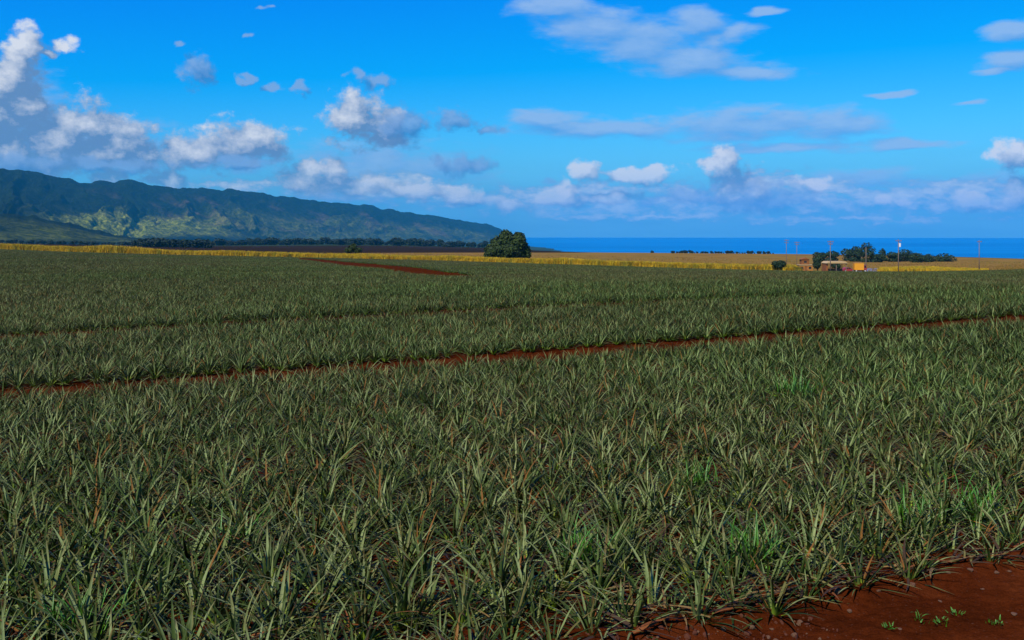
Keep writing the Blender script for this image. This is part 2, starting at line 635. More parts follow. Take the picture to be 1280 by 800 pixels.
# ------------------------------------------------------------------ mountains
m_mtn, N, bs = material('forest_with_painted_light')
t = N.new('ShaderNodeTexCoord')
vec = t.outputs['Object']
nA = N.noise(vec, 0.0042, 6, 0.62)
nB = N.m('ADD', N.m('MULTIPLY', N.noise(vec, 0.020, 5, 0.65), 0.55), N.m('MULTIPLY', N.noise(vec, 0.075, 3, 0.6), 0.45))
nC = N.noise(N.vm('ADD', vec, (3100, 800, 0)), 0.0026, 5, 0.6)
shade_tint_forest = N.ramp(nB, [(0.36, (0.003, 0.007, 0.003)), (0.52, (0.008, 0.017, 0.006)), (0.66, (0.020, 0.032, 0.010))])  # forest cover, its dark tone also holding painted cloud shadow
grass = N.ramp(nB, [(0.38, (0.020, 0.035, 0.010)), (0.49, (0.105, 0.130, 0.012)), (0.62, (0.30, 0.31, 0.028))])  # light vegetation whose yellow-green paints the sunlit patches of the slope
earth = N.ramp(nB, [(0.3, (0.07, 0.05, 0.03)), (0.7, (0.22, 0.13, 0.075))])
gm = N.m('MULTIPLY', attr(N, 'sun_tint_grass'), N.sstep(nA, 0.34, 0.48))
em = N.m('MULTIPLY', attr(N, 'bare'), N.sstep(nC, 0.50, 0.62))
c = N.mix(gm, shade_tint_forest, grass)
c = N.mix(N.m('MULTIPLY', em, 0.4), c, earth)
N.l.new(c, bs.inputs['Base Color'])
bs.inputs['Roughness'].default_value = 1.0
bs.inputs['Specular IOR Level'].default_value = 0.05
b = N.new('ShaderNodeBump'); b.inputs['Strength'].default_value = 1.0; b.inputs['Distance'].default_value = 14.0
N.l.new(nB, b.inputs['Height']); N.l.new(b.outputs[0], bs.inputs['Normal'])

RIDGE = [(-420, 190), (-250, 205), (-120, 200), (0, 211), (18, 212), (35, 212), (60, 218), (85, 223), (100, 228), (115, 228), (130, 226), (142, 229), (152, 225), (165, 224), (178, 227), (185, 230),
         (215, 235), (230, 234), (245, 234), (270, 238), (285, 236), (300, 238), (330, 241), (345, 245), (360, 246), (400, 251), (430, 254), (450, 257), (458, 256), (480, 261), (500, 264),
         (540, 269), (550, 270), (570, 274), (600, 279), (615, 282), (628, 287), (638, 293), (648, 300), (658, 307), (672, 316)]


def mountain(name, ridge, yr0, yr1, foot0, foot1, ncol, nrow, rough, seed, sun_tint_grass, bare, label):
    rp = np.array(ridge, float)
    px = np.linspace(rp[0, 0], rp[-1, 0], ncol)
    rv = np.interp(px, rp[:, 0], rp[:, 1])
    crest = (fbm(px * 0.09, px * 0 + seed, 4, seed) - 0.5) * 5.0
    s = np.clip(px / 650.0, 0.0, 1.05)
    yr = yr0 + (yr1 - yr0) * s                       # ridge recedes to the right
    yf = foot0 + (foot1 - foot0) * s
    u = (px - 640) / F
    zr = H - (rv - HZ) / F * yr
    tt = np.linspace(-0.06, 1.6, nrow)               # 0 foot, 1 ridge, beyond: back side
    S, T = np.meshgrid(np.arange(ncol), tt)
    Yg = yf[S] + (yr[S] - yf[S]) * T
    Xg = u[S] * yr[S] + (u[S] * (yf[S] - yr[S])) * (1 - T)
    zf = (-24 - 90 * np.clip((s - 0.40) / 0.35, 0, 1))[S]
    prof = np.where(T < 1, np.clip(T, 0, 1) ** 1.35, 1 - (T - 1) * 0.9)
    Zg = zf + (zr[S] - zf) * prof - (crest * yr / F)[S] * np.clip(T, 0, 1) ** 6
    # spurs and gullies running down the face
    along = np.cumsum(np.hypot(np.gradient(u * yr), np.gradient(yr)))[S]
    down = T * 2200
    wob = (fbm(along * 0.0011, down * 0.0016, 4, seed) - 0.5) * 900
    sp = fbm((along + wob) * 0.0026, down * 0.0007, 5, seed + 5, 0.55, True)
    fine = fbm(Xg * 0.006, Yg * 0.006, 5, seed + 9, 0.55)
    hgt = np.maximum(zr[S] - zf, 20)
    env = np.clip(T * (1 - T) * 4, 0, 1) ** 0.8
    back = (T > 1)
    Zg = Zg + np.where(back, 0, (sp - 0.62) * hgt * rough * env) + (fine - 0.5) * np.maximum(hgt * 0.14, 26) * np.clip(env + 0.15, 0, 1)
    Zg[0] -= 40
    V = np.stack([Xg.ravel(), Yg.ravel(), Zg.ravel()], 1)
    idx = np.arange(S.size).reshape(S.shape)
    Fq = np.stack([idx[:-1, :-1].ravel(), idx[:-1, 1:].ravel(), idx[1:, 1:].ravel(), idx[1:, :-1].ravel()], 1)
    PX = px[S]
    gmask = sun_tint_grass(PX, T); bmask = bare(PX, T)
    o = link(name, np_mesh(name, V, Fq, True, {'sun_tint_grass': gmask.ravel(), 'bare': bmask.ravel()}), m_mtn)
    tag(o, label, None, None, 'structure')
    return o


def bump1(x, a, b, c, d):
    return np.clip((x - a) / (b - a), 0, 1) * np.clip((d - x) / (d - c), 0, 1)


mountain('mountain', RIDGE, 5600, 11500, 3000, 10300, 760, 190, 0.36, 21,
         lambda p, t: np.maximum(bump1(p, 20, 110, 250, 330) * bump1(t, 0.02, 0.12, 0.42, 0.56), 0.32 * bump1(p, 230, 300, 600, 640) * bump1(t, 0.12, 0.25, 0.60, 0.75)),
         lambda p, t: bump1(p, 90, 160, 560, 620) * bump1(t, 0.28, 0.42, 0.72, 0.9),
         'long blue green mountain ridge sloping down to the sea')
FOOT = [(-300, 238), (-150, 246), (-40, 262), (0, 266), (40, 270), (70, 276), (95, 281), (120, 288), (150, 294), (180, 299), (210, 304), (240, 308)]  # near spur; its dark forest colour stands in for cloud shade
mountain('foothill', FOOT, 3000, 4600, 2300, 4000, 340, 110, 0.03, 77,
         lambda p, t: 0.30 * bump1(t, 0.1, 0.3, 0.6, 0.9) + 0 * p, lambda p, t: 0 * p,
         'forested foothill with painted cloud shade in front of the mountain at left')

# ------------------------------------------------------------------ haze
hz_mb = MB().box(-25600, 25600, -25600, 25600, SEA_Z - 8, 760)
m_haze = bpy.data.materials.new('haze')
m_haze.use_nodes = True
hn_ = NT(m_haze.node_tree)
for nd in list(hn_.n):
    hn_.n.remove(nd)
pv = hn_.new('ShaderNodeVolumePrincipled')
pv.inputs['Color'].default_value = (0.05, 0.58, 0.88, 1.0)
pv.inputs['Density'].default_value = 4.2e-5
pv.inputs['Anisotropy'].default_value = 0.1
ho = hn_.new('ShaderNodeOutputMaterial')
hn_.l.new(pv.outputs[0], ho.inputs['Volume'])
haze = hz_mb.build('haze', m_haze)
tag(haze, 'thin blue air between the camera and the far mountains', None, None, 'stuff')

# ------------------------------------------------------------------ pineapple crop
m_leaf, N, bs = material('pineapple_leaf')
oi = N.new('ShaderNodeObjectInfo')
ta = attr(N, 'along')
ra = attr(N, 'leafrand')
rnd = N.m('FRACT', N.m('ADD', N.m('MULTIPLY', oi.outputs['Random'], 7.31), ra))
rnd2 = N.m('FRACT', N.m('ADD', N.m('MULTIPLY', oi.outputs['Random'], 3.7), N.m('MULTIPLY', ra, 5.17)))
mid = N.ramp(rnd, [(0.0, (0.011, 0.021, 0.003)), (0.36, (0.034, 0.058, 0.009)), (0.62, (0.088, 0.122, 0.029)), (0.85, (0.220, 0.258, 0.090)), (1.0, (0.080, 0.056, 0.009))])  # palest tones stand in for sun highlights on leaves, darkest for shade
basec = N.mix(rnd2, (0.32, 0.40, 0.034), (0.20, 0.32, 0.024))
tipc = N.mix(rnd2, (0.085, 0.060, 0.020), (0.125, 0.046, 0.012))
c = N.mix(N.sstep(ta, 0.02, 0.34), basec, mid)
c = N.mix(N.m('MULTIPLY', N.sstep(ta, 0.60, 1.0), N.m('MULTIPLY_ADD', rnd2, 0.85, 0.0)), c, tipc)
# one leaf in twenty has dried to rust
deadf = N.sstep(rnd2, 0.968, 0.974)
c = N.mix(N.m('MULTIPLY', deadf, N.sstep(ta, 0.1, 0.5)), c, (0.19, 0.080, 0.016))
tl = N.new('ShaderNodeTexCoord')
st = N.noise(tl.outputs['Object'], 22.0, 4, 0.6)
c = N.mix(1.0, c, N.m('MULTIPLY_ADD', st, 0.6, 0.7), 'MULTIPLY')
# patches of stronger and weaker growth across the field
geo = N.new('ShaderNodeNewGeometry')
pn1 = N.noise(geo.outputs['Position'], 0.055, 4, 0.6)
pn2 = N.noise(N.vm('ADD', geo.outputs['Position'], (91, 17, 0)), 0.021, 3, 0.6)
c = N.mix(1.0, c, N.m('MULTIPLY_ADD', pn1, 0.9, 0.55), 'MULTIPLY')
c = N.mix(N.sstep(pn2, 0.35, 0.7), c, N.mix(1.0, c, (0.86, 1.10, 0.85), 'MULTIPLY'))
N.l.new(c, bs.inputs['Base Color'])
bs.inputs['Roughness'].default_value = 0.42
bs.inputs['Specular IOR Level'].default_value = 0.07



def leaf_arrays(theta0, bend, length, width, seg=7, side=0.0, r=0.0):
    """a long channelled leaf leaving the heart towards +x; returns verts, faces, along"""
    V = []; AL = []
    x = 0.03; z = 0.02; y = 0.0
    ds = length / seg
    for i in range(seg + 1):
        s = i / seg
        ang = min(theta0 + bend * s ** 1.5, max(theta0, 1.66))
        w = width * (1.0 - 0.55 * s) * (1 - s ** 5) * (0.80 + 0.20 * min(1.0, s * 6)) * 0.5 + 0.0010
        nx, nz = -cos(ang), sin(ang)          # inner (upper) side normal
        ch = w * 0.55 * (1 - 0.5 * s)
        V += [(x + nx * ch, y - w, z + nz * ch), (x, y, z), (x + nx * ch, y + w, z + nz * ch)]
        AL += [s, s, s]
        x += sin(ang) * ds; z += cos(ang) * ds; y += side * s * ds
    Fq = []
    for i in range(seg):
        b = i * 3
        Fq += [(b, b + 1, b + 4, b + 3), (b + 1, b + 2, b + 5, b + 4)]
    return np.array(V), np.array(Fq), np.array(AL)


def leaf_params(k, n, rng):
    """k-th leaf of n from the heart outwards"""
    f = (k + 0.5) / n
    th0 = radians(9 + 60 * f ** 0.80 + rng.normal(0, 4))
    bend = radians(14 + 46 * f + rng.normal(0, 10))
    L = 0.36 + 0.28 * math.sin(min(f * 1.6, 1.0) * pi * 0.5) - 0.20 * max(0, f - 0.65)
    L *= rng.uniform(0.85, 1.15)
    return th0, bend, L, 0.032 * rng.uniform(0.85, 1.15), rng.normal(0, 0.10)


LEAF_MESH = []
LN = 20
_r = np.random.default_rng(5)
for k in range(LN):
    p = leaf_params(k, LN, _r)
    v, f, a = leaf_arrays(p[0], p[1], p[2], p[3], 8, p[4])
    lm = np_mesh('leaf', v, f, True, {'along': a, 'leafrand': np.full(len(a), _r.random())})
    lm.materials.append(m_leaf)
    LEAF_MESH.append(lm)


def plant_mesh(name, nl, seg, seed, mat, wscale=1.0):
    rng = np.random.default_rng(seed)
    VV = []; FF = []; AA = []; RR = []
    off = 0
    for k in range(nl):
        p = leaf_params(k, nl, rng)
        v, f, a = leaf_arrays(p[0], p[1], p[2], p[3] * wscale, seg, p[4])
        ph = k * 2.39996 + rng.normal(0, 0.25)
        c_, s_ = cos(ph), sin(ph)
        v = np.stack([v[:, 0] * c_ - v[:, 1] * s_, v[:, 0] * s_ + v[:, 1] * c_, v[:, 2]], 1)
        VV.append(v); FF.append(f + off); AA.append(a); RR.append(np.full(len(a), rng.random()))
        off += len(v)
    me = np_mesh(name, np.concatenate(VV), np.concatenate(FF), True, {'along': np.concatenate(AA), 'leafrand': np.concatenate(RR)})
    me.materials.append(mat)
    return me


PLANT_MID = [plant_mesh('pineapple_plant', 30, 7, 100 + i, m_leaf) for i in range(6)]
PLANT_FAR = [plant_mesh('pineapple_plant', 24, 4, 200 + i, m_leaf, 1.0) for i in range(4)]

EDGE0 = 7.68
ALLEYS = [(24.75, 26.9), (39.6, 42.6), (114.0, 121.0), (219.0, 229.0), (300.0, 309.0)]


def in_alley(d, t):
    m = np.zeros(d.shape, bool)
    for k, (a, b) in enumerate(ALLEYS):
        a_ = a - np.clip((t + 10) / 50, 0, 1) * 0.9 if k == 0 else a      # the near headland widens to the right
        m |= (d > a_) & (d < b)
    return m


# planting positions: rows along TROW
rows = []
d = EDGE0
rng = np.random.default_rng(3)
pts = []
while d < 620:
    if d < 60:
        sp, dn_ = 0.345, (0.38, 0.50)
    elif d < 130:
        sp, dn_ = 0.38, (0.46, 0.56)
    else:
        sp, dn_ = 0.62, (0.80, 0.90)
    # stretch of this row inside the view wedge (with a margin)
    tt = np.arange(-700, 420, sp)
    if d < 130:
        tt = tt[(tt > -d * 1.1 - 30) & (tt < d * 1.7 + 30)]
    tt = tt + rng.normal(0, sp * 0.22, len(tt)) + rng.uniform(0, sp)
    dd = d + rng.normal(0, 0.08 if d < 60 else (0.25 if d < 130 else 0.5), len(tt))
    if d > 60:
        tt = tt + rng.normal(0, sp * 0.4, len(tt))
    x = TROW.x * tt + NROW.x * dd; y = TROW.y * tt + NROW.y * dd
    keep = (y > 4) & (np.abs(x) < y * 0.545 + 2.5)
    x = x[keep]; y = y[keep]; dd = dd[keep]
    pts.append(np.stack([x, y, dd, np.full(len(x), len(rows))], 1))
    d += dn_[len(rows) % 2]
    rows.append(d)
pts = np.concatenate(pts)
x, y, dd, rowid = pts.T
z = ground_z(x, y)
pu = 640 + F * x / y
pv_ = HZ - F * (z - H) / y
keep = ~in_alley(dd, x * TROW.x + y * TROW.y)
keep &= y < edge_y(np.clip(x / y, -0.6, 0.6)) - 1.0
# bare red headland and the diagonal track far off in the field
ex = np.interp(pu, [372, 400, 430, 480, 520, 560, 600], [322.5, 324.5, 327.5, 331.5, 335, 341, 346])
ex2 = np.interp(pu, [372, 400, 430, 480, 520, 560, 600], [324.5, 328.5, 333.5, 338.5, 345.5, 349, 348.5])
keep &= ~((pu > 372) & (pu < 600) & (pv_ > ex) & (pv_ < ex2))
# a few missing plants
keep &= rng.random(len(x)) > 0.035
x, y, z, dd, pu, pv_, rowid = (a[keep] for a in (x, y, z, dd, pu, pv_, rowid))
sc_ = rng.uniform(0.74, 1.16, len(x)) * np.where(dd > 130, 0.98, np.where(dd > 60, 0.88, 0.93))
patch = fbm(x * 0.11, y * 0.11, 3, 41)
sc_ *= 0.86 + 0.28 * patch
sc_ = np.where(dd < EDGE0 + 0.3, sc_ * 0.82, sc_)
rz = rng.uniform(0, 2 * pi, len(x))
tilt = rng.normal(0, 0.07, (len(x), 2))

# the 300 that show largest are things of their own
inview = (pu > -20) & (pu < 1300) & (pv_ < 850)
order = np.argsort(np.where(inview, y, 1e9))
near = order[:300]
near_set = np.zeros(len(x), bool); near_set[near] = True
near = near[np.argsort(y[near])]
def ordinal(n):
    tens = ['', '', 'twenty', 'thirty', 'forty', 'fifty', 'sixty', 'seventy', 'eighty', 'ninety']
    if n <= 19:
        return ONES[n - 1]
    if n % 10 == 0:
        return tens[n // 10][:-1] + 'ieth'
    return tens[n // 10] + ' ' + ONES[n % 10 - 1]


ONES = ['first', 'second', 'third', 'fourth', 'fifth', 'sixth', 'seventh', 'eighth', 'ninth', 'tenth', 'eleventh', 'twelfth', 'thirteenth', 'fourteenth', 'fifteenth', 'sixteenth', 'seventeenth', 'eighteenth', 'nineteenth']
rowkey = rowid[near]
rank = {}
for q, r_ in enumerate(sorted(set(rowkey))):
    ids = sorted((i for i in near if rowid[i] == r_), key=lambda i: -pu[i])
    for n_, i in enumerate(ids):
        rank[i] = (q, n_ + 1)
lrng = random.Random(12)
N_LEAFY = 110
for j, i in enumerate(near):
    loc = (x[i], y[i], z[i] + 0.0)
    if j < N_LEAFY:
        o = empty('pineapple_plant', loc)
        nl = lrng.randint(27, 33)
        for k in range(nl):
            kk = min(LN - 1, int(k / nl * LN))
            lf = bpy.data.objects.new('leaf', LEAF_MESH[kk])
            lf.parent = o
            lf.rotation_euler = (lrng.gauss(0, 0.05), lrng.gauss(0, 0.05), k * 2.39996 + lrng.gauss(0, 0.25))
            s_ = lrng.uniform(0.85, 1.15)
            lf.scale = (s_, s_ * lrng.uniform(0.9, 1.2), s_)
            COL.objects.link(lf)
    else:
        o = link('pineapple_plant', PLANT_MID[lrng.randrange(6)], None, None, loc)
    o.rotation_euler = (tilt[i, 0], tilt[i, 1], rz[i])
    s_ = float(sc_[i])
    o.scale = (s_, s_, s_)
    q, n_ = rank[i]
    if q == 0:
        lab = f'{ordinal(n_)} pineapple plant from the right along the red dirt edge'
    else:
        lab = f'{ordinal(n_)} pineapple plant from the right in the {ordinal(q + 1)} row from the dirt'
    tag(o, lab, 'pineapple plant', 'pineapple plants in the foreground block')

# all the others: one instanced stand
def instance_object(name, P3, rot, scl, idxs, meshes, label, cat=None):
    me = bpy.data.meshes.new(name)
    me.vertices.add(len(P3))
    me.vertices.foreach_set('co', np.asarray(P3, np.float32).ravel())
    a = me.attributes.new('rot', 'FLOAT_VECTOR', 'POINT'); a.data.foreach_set('vector', np.asarray(rot, np.float32).ravel())
    scl = np.asarray(scl, np.float32)
    if scl.ndim == 1:
        scl = np.repeat(scl[:, None], 3, 1)
    a = me.attributes.new('scl', 'FLOAT_VECTOR', 'POINT'); a.data.foreach_set('vector', scl.ravel())
    a = me.attributes.new('idx', 'INT', 'POINT'); a.data.foreach_set('value', np.asarray(idxs, np.int32))
    o = link(name, me)
    pc_ = bpy.data.collections.new(name + '_kinds')
    for k, m_ in enumerate(meshes):
        po = bpy.data.objects.new('%s_kind_%02d' % (name, k), m_)
        pc_.objects.link(po)
    g = bpy.data.node_groups.new(name, 'GeometryNodeTree')
    g.interface.new_socket('Geometry', in_out='INPUT', socket_type='NodeSocketGeometry')
    g.interface.new_socket('Geometry', in_out='OUTPUT', socket_type='NodeSocketGeometry')
    G = NT(g)
    gi = G.new('NodeGroupInput'); go = G.new('NodeGroupOutput')
    ci = G.new('GeometryNodeCollectionInfo')
    ci.inputs['Collection'].default_value = pc_
    ci.inputs['Separate Children'].default_value = True
    ci.inputs['Reset Children'].default_value = True
    ip = G.new('GeometryNodeInstanceOnPoints')
    ip.inputs['Pick Instance'].default_value = True
    def na_(nm, ty):
        n_ = G.new('GeometryNodeInputNamedAttribute', data_type=ty)
        n_.inputs['Name'].default_value = nm
        return [s for s in n_.outputs if s.enabled and s.name == 'Attribute'][0]
    e2r = G.new('FunctionNodeEulerToRotation')
    G.l.new(na_('rot', 'FLOAT_VECTOR'), e2r.inputs[0])
    G.l.new(gi.outputs[0], ip.inputs['Points'])
    G.l.new(ci.outputs[0], ip.inputs['Instance'])
    G.l.new(na_('idx', 'INT'), ip.inputs['Instance Index'])
    G.l.new(e2r.outputs[0], ip.inputs['Rotation'])
    G.l.new(na_('scl', 'FLOAT_VECTOR'), ip.inputs['Scale'])
    G.l.new(ip.outputs[0], go.inputs[0])
    md = o.modifiers.new('scatter', 'NODES')
    md.node_group = g
    tag(o, label, cat, None, 'stuff')
    return o


rest = ~near_set
isfar = dd[rest] > 48
kidx = np.where(isfar, 6 + rng.integers(0, 4, rest.sum()), rng.integers(0, 6, rest.sum()))
instance_object('pineapple_crop', np.stack([x[rest], y[rest], z[rest]], 1),
                np.stack([tilt[rest, 0], tilt[rest, 1], rz[rest]], 1), sc_[rest], kidx, PLANT_MID + PLANT_FAR,
                'dense stand of pineapple plants covering the field to its far edge', 'pineapple crop')
print('PLANTS', len(x), 'near to', y[near].max())

# ------------------------------------------------------------------ red dirt in the lower right corner
m_dirt, N, bs = material('red_dirt')
t = N.new('ShaderNodeTexCoord')
c = soil_color(N, t.outputs['Object'])
c = N.mix(1.0, c, N.m('MULTIPLY_ADD', N.noise(t.outputs['Object'], 55.0, 4, 0.7), 1.5, 0.25), 'MULTIPLY')
peb = N.noise(t.outputs['Object'], 38.0, 3, 0.5)
c = N.mix(N.m('MULTIPLY', N.sstep(peb, 0.66, 0.72), 0.5), c, (0.15, 0.08, 0.05))
N.l.new(c, bs.inputs['Base Color'])
bs.inputs['Roughness'].default_value = 0.95
bs.inputs['Specular IOR Level'].default_value = 0.0
soil_bump(N, t.outputs['Object'], bs, 0.05)
tg = np.linspace(-6, 9.5, 420); dg = np.linspace(4.6, 8.6, 150)
T_, D_ = np.meshgrid(tg, dg)
Xd = TROW.x * T_ + NROW.x * D_; Yd = TROW.y * T_ + NROW.y * D_
edge_n = (fbm(T_ * 0.9, D_ * 0.9, 4, 61) - 0.5)
rough_ = (fbm(Xd * 2.2, Yd * 2.2, 6, 71, 0.55) - 0.5) * 0.09 + (fbm(Xd * 14, Yd * 14, 3, 72, 0.6) - 0.5) * 0.03
bank = 0.07 * np.clip((D_ - (EDGE0 - 0.45 + edge_n * 0.4)) / 0.35, 0, 1)
rim = np.minimum.reduce([np.clip((T_ + 6) / 0.3, 0, 1), np.clip((9.5 - T_) / 0.3, 0, 1), np.clip((D_ - 4.6) / 0.3, 0, 1), np.clip((8.6 - D_) / 0.4, 0, 1)])
Zd = ground_z(Xd, Yd) + (0.05 + rough_ + bank) * rim - 0.02
idx = np.arange(T_.size).reshape(T_.shape)
Fq = np.stack([idx[:-1, :-1].ravel(), idx[:-1, 1:].ravel(), idx[1:, 1:].ravel(), idx[1:, :-1].ravel()], 1)
dirt = link('dirt_track', np_mesh('dirt_track', np.stack([Xd.ravel(), Yd.ravel(), Zd.ravel()], 1), Fq), m_dirt)
tag(dirt, 'bare red dirt track along the near edge of the field', None, None, 'structure')


def dirt_z(px_, py_):
    k = np.argmin((Xd - px_) ** 2 + (Yd - py_) ** 2)
    return float(Zd.ravel()[k])


def ground_at_pix(px, py):
    """march the ray through a photo position to the near ground plane"""
    u = (px - 640) / F; w = (py - HZ) / F
    Yq = H / (w + GX * u + GY)
    return u * Yq, Yq


# stones on the dirt
m_stone = simple('stone', (0.105, 0.050, 0.022), 0.9, 0.35, 30.0)


def stone_mesh(seed):
    import bmesh
    bm = bmesh.new()
    bmesh.ops.create_icosphere(bm, subdivisions=2, radius=1.0)
    rr = random.Random(seed)
    ph = [rr.uniform(0, 6) for _ in range(6)]
    for v in bm.verts:
        c_ = v.co
        k = 1 + 0.22 * sin(2.3 * c_.x + ph[0]) + 0.2 * sin(3.1 * c_.y + ph[1]) + 0.16 * sin(4.2 * c_.z + c_.x * 2 + ph[2])
        v.co = Vector((c_.x * k * 1.2, c_.y * k, c_.z * k * 0.7))
    me = bpy.data.meshes.new('stone')
    bm.to_mesh(me); bm.free()
    me.materials.append(m_stone)
    return me


STONES = [stone_mesh(i) for i in range(4)]
srng = random.Random(4)
for k, (px, py, r_) in enumerate(sorted([(1046, 753, 0.045), (1140, 741, 0.034), (1186, 728, 0.030), (1214, 724, 0.034), (1246, 725, 0.026), (1062, 768, 0.026), (1000, 782, 0.03), (1262, 722, 0.024),
                     (1098, 748, 0.022), (1228, 743, 0.024), (965, 788, 0.026), (1175, 757, 0.022), (1268, 770, 0.03), (905, 793, 0.03), (1125, 790, 0.02)])):
    gx_, gy_ = ground_at_pix(px, py)
    o = link('stone', STONES[srng.randrange(4)], None, None, (gx_, gy_, dirt_z(gx_, gy_) + r_ * 0.25))
    r_ *= 0.75
    o.scale = (r_, r_, r_); o.rotation_euler = (srng.uniform(-.3, .3), srng.uniform(-.3, .3), srng.uniform(0, 6))
    tag(o, f'small pale brown stone, {ordinal(k + 1)} from the left on the red dirt', 'stone', 'stones on the red dirt')
# fine clods: too many to count
crng = np.random.default_rng(9)
n_c = 4200
tc_ = crng.uniform(-1.5, 6, n_c); dc_ = 4.9 + (EDGE0 - 4.9) * crng.random(n_c)
cx_ = TROW.x * tc_ + NROW.x * dc_; cy_ = TROW.y * tc_ + NROW.y * dc_
ti = np.clip(((tc_ + 6) / 15.5 * 419).round().astype(int), 0, 419); di = np.clip(((dc_ - 4.6) / 4.0 * 149).round().astype(int), 0, 149)
cz_ = Zd[di, ti]
m_clod = simple('soil_clod', (0.085, 0.028, 0.014), 0.95, 0.4, 12.0, 0.1)
CL = []
for i in range(3):
    me_ = STONES[i].copy(); me_.materials.clear(); me_.materials.append(m_clod); CL.append(me_)
CL.append(STONES[3])
instance_object('soil_clods', np.stack([cx_, cy_, cz_ + 0.002], 1), crng.uniform(0, 6, (n_c, 3)), 0.006 + 0.022 * crng.random(n_c) ** 3, np.where(crng.random(n_c) < 0.16, 3, crng.integers(0, 3, n_c)), CL,
                'crumbs and clods of red soil scattered over the dirt track')

# dried fallen leaves along the field edge
def dead_mat(name, col):
    return simple(name, col, 0.8, 0.4, 14.0, 0.2)
DEADM = [dead_mat('dead_leaf_tan', (0.19, 0.115, 0.035)), dead_mat('dead_leaf_rust', (0.17, 0.055, 0.012)), dead_mat('dead_leaf_dark', (0.045, 0.024, 0.010)), dead_mat('dead_leaf_olive', (0.14, 0.12, 0.03))]
DEADL = []
for k, m_ in enumerate(DEADM):
    for q in range(2):
        v, f, a = leaf_arrays(radians(78 + 8 * q), radians(14 - 10 * q), 0.62, 0.05, 7, 0.35 * (1 - 2 * q))
        me_ = np_mesh('dead_leaf', v, f, True)
        me_.materials.append(m_)
        DEADL.append((me_, ['tan', 'rust red', 'dark brown', 'olive'][k]))
drng = random.Random(15)
for k in range(64):
    px = 780 + 510 * (k + drng.random()) / 64
    py = np.interp(px, [780, 1280], [803, 697]) + drng.gauss(-1, 5)
    gx_, gy_ = ground_at_pix(px, float(py))
    me_, cname = DEADL[drng.randrange(8)]
    o = link('dead_leaf', me_, None, None, (gx_, gy_, dirt_z(gx_, gy_) + 0.02))
    along = radians(22.5) + drng.choice([0, pi]) + drng.gauss(0, 0.5)
    o.rotation_euler = (drng.gauss(0, 0.15), drng.gauss(0.0, 0.05), along)
    s_ = drng.uniform(0.45, 0.85); o.scale = (s_, s_, s_)
    tag(o, f'{cname} dried leaf, {ordinal(k + 1)} from the left along the red dirt edge', 'dead leaf', f'{cname} dried leaves at the field edge')

# dry leaf litter on the ground between the plants
n_l = 5200
tl_ = crng.uniform(-14, 16, n_l); dl_ = EDGE0 - 0.15 + 13 * crng.random(n_l) ** 1.4
lx_ = TROW.x * tl_ + NROW.x * dl_; ly_ = TROW.y * tl_ + NROW.y * dl_
kp = (ly_ > 6) & (np.abs(lx_) < ly_ * 0.56 + 1)
lx_, ly_ = lx_[kp], ly_[kp]
instance_object('leaf_litter', np.stack([lx_, ly_, ground_z(lx_, ly_) + 0.05 + 0.10 * crng.random(len(lx_))], 1),
                np.stack([crng.normal(0, 0.2, len(lx_)), crng.normal(-0.05, 0.15, len(lx_)), crng.uniform(0, 6.28, len(lx_))], 1),
                crng.uniform(0.35, 0.8, len(lx_)), crng.choice([0, 2, 4, 5, 6, 4, 5, 4, 5], len(lx_)), [d_[0] for d_ in DEADL],
                'dry brown leaf litter on the soil between the pineapple plants')

# ------------------------------------------------------------------ green weeds among the crop
m_weed, N, bs = material('weed_leaf')
oi = N.new('ShaderNodeObjectInfo')
t = N.new('ShaderNodeTexCoord')
c = N.ramp(N.noise(t.outputs['Object'], 9.0, 4, 0.6), [(0.3, (0.034, 0.120, 0.002)), (0.7, (0.072, 0.220, 0.004))])
N.l.new(c, bs.inputs['Base Color'])
bs.inputs['Roughness'].default_value = 0.5


def weed_mesh(seed, nb, hgt, spread, wid):
    rr = np.random.default_rng(seed)
    VV = []; FF = []; off = 0
    for k in range(nb):
        th = abs(rr.normal(0, 0.5)) + 0.05
        v, f, a = leaf_arrays(th, rr.uniform(0.3, 1.3), hgt * rr.uniform(0.5, 1.1), wid * rr.uniform(0.7, 1.3), 5, rr.normal(0, 0.2))
        ph = rr.uniform(0, 2 * pi)
        v = np.stack([v[:, 0] * cos(ph) - v[:, 1] * sin(ph), v[:, 0] * sin(ph) + v[:, 1] * cos(ph), v[:, 2]], 1)
        v[:, 0] += rr.normal(0, spread); v[:, 1] += rr.normal(0, spread)
        if rr.random() < 0.45:
            v[:, 2] += rr.uniform(0, hgt * 0.5)
        VV.append(v); FF.append(f + off); off += len(v)
    me = np_mesh('weed', np.concatenate(VV), np.concatenate(FF))
    me.materials.append(m_weed)
    return me


for k, (px, py, hg, sp_, nb, lab) in enumerate([
        (728, 716, 0.55, 0.16, 90, 'bright green weed clump among the pineapples at bottom centre'),
        (100, 800, 0.55, 0.22, 90, 'bright green grass clump in the lower left corner'),
        (945, 715, 0.60, 0.22, 120, 'feathery green weed clump near the red dirt edge'),
        (1215, 655, 0.62, 0.25, 130, 'leafy green weed clump near the right border of the picture'),
        (868, 620, 0.55, 0.18, 90, 'green weed clump in the middle of the foreground block'),
        (995, 506, 0.75, 0.22, 110, 'bright green weed clump far back in the foreground block'),
        (1145, 668, 0.50, 0.15, 70, 'small green weed clump just behind the red dirt at right'),
        (300, 690, 0.50, 0.14, 60, 'thin green weed clump in the lower left of the crop')]):
    gx_, gy_ = ground_at_pix(px, py)
    o = link('weed_clump', weed_mesh(300 + k, int(nb * 0.9), hg * 0.82, sp_ * 0.8, 0.018), None, None, (gx_, gy_, gz(gx_, gy_)))
    tag(o, lab, 'weed', 'green weeds in the crop')
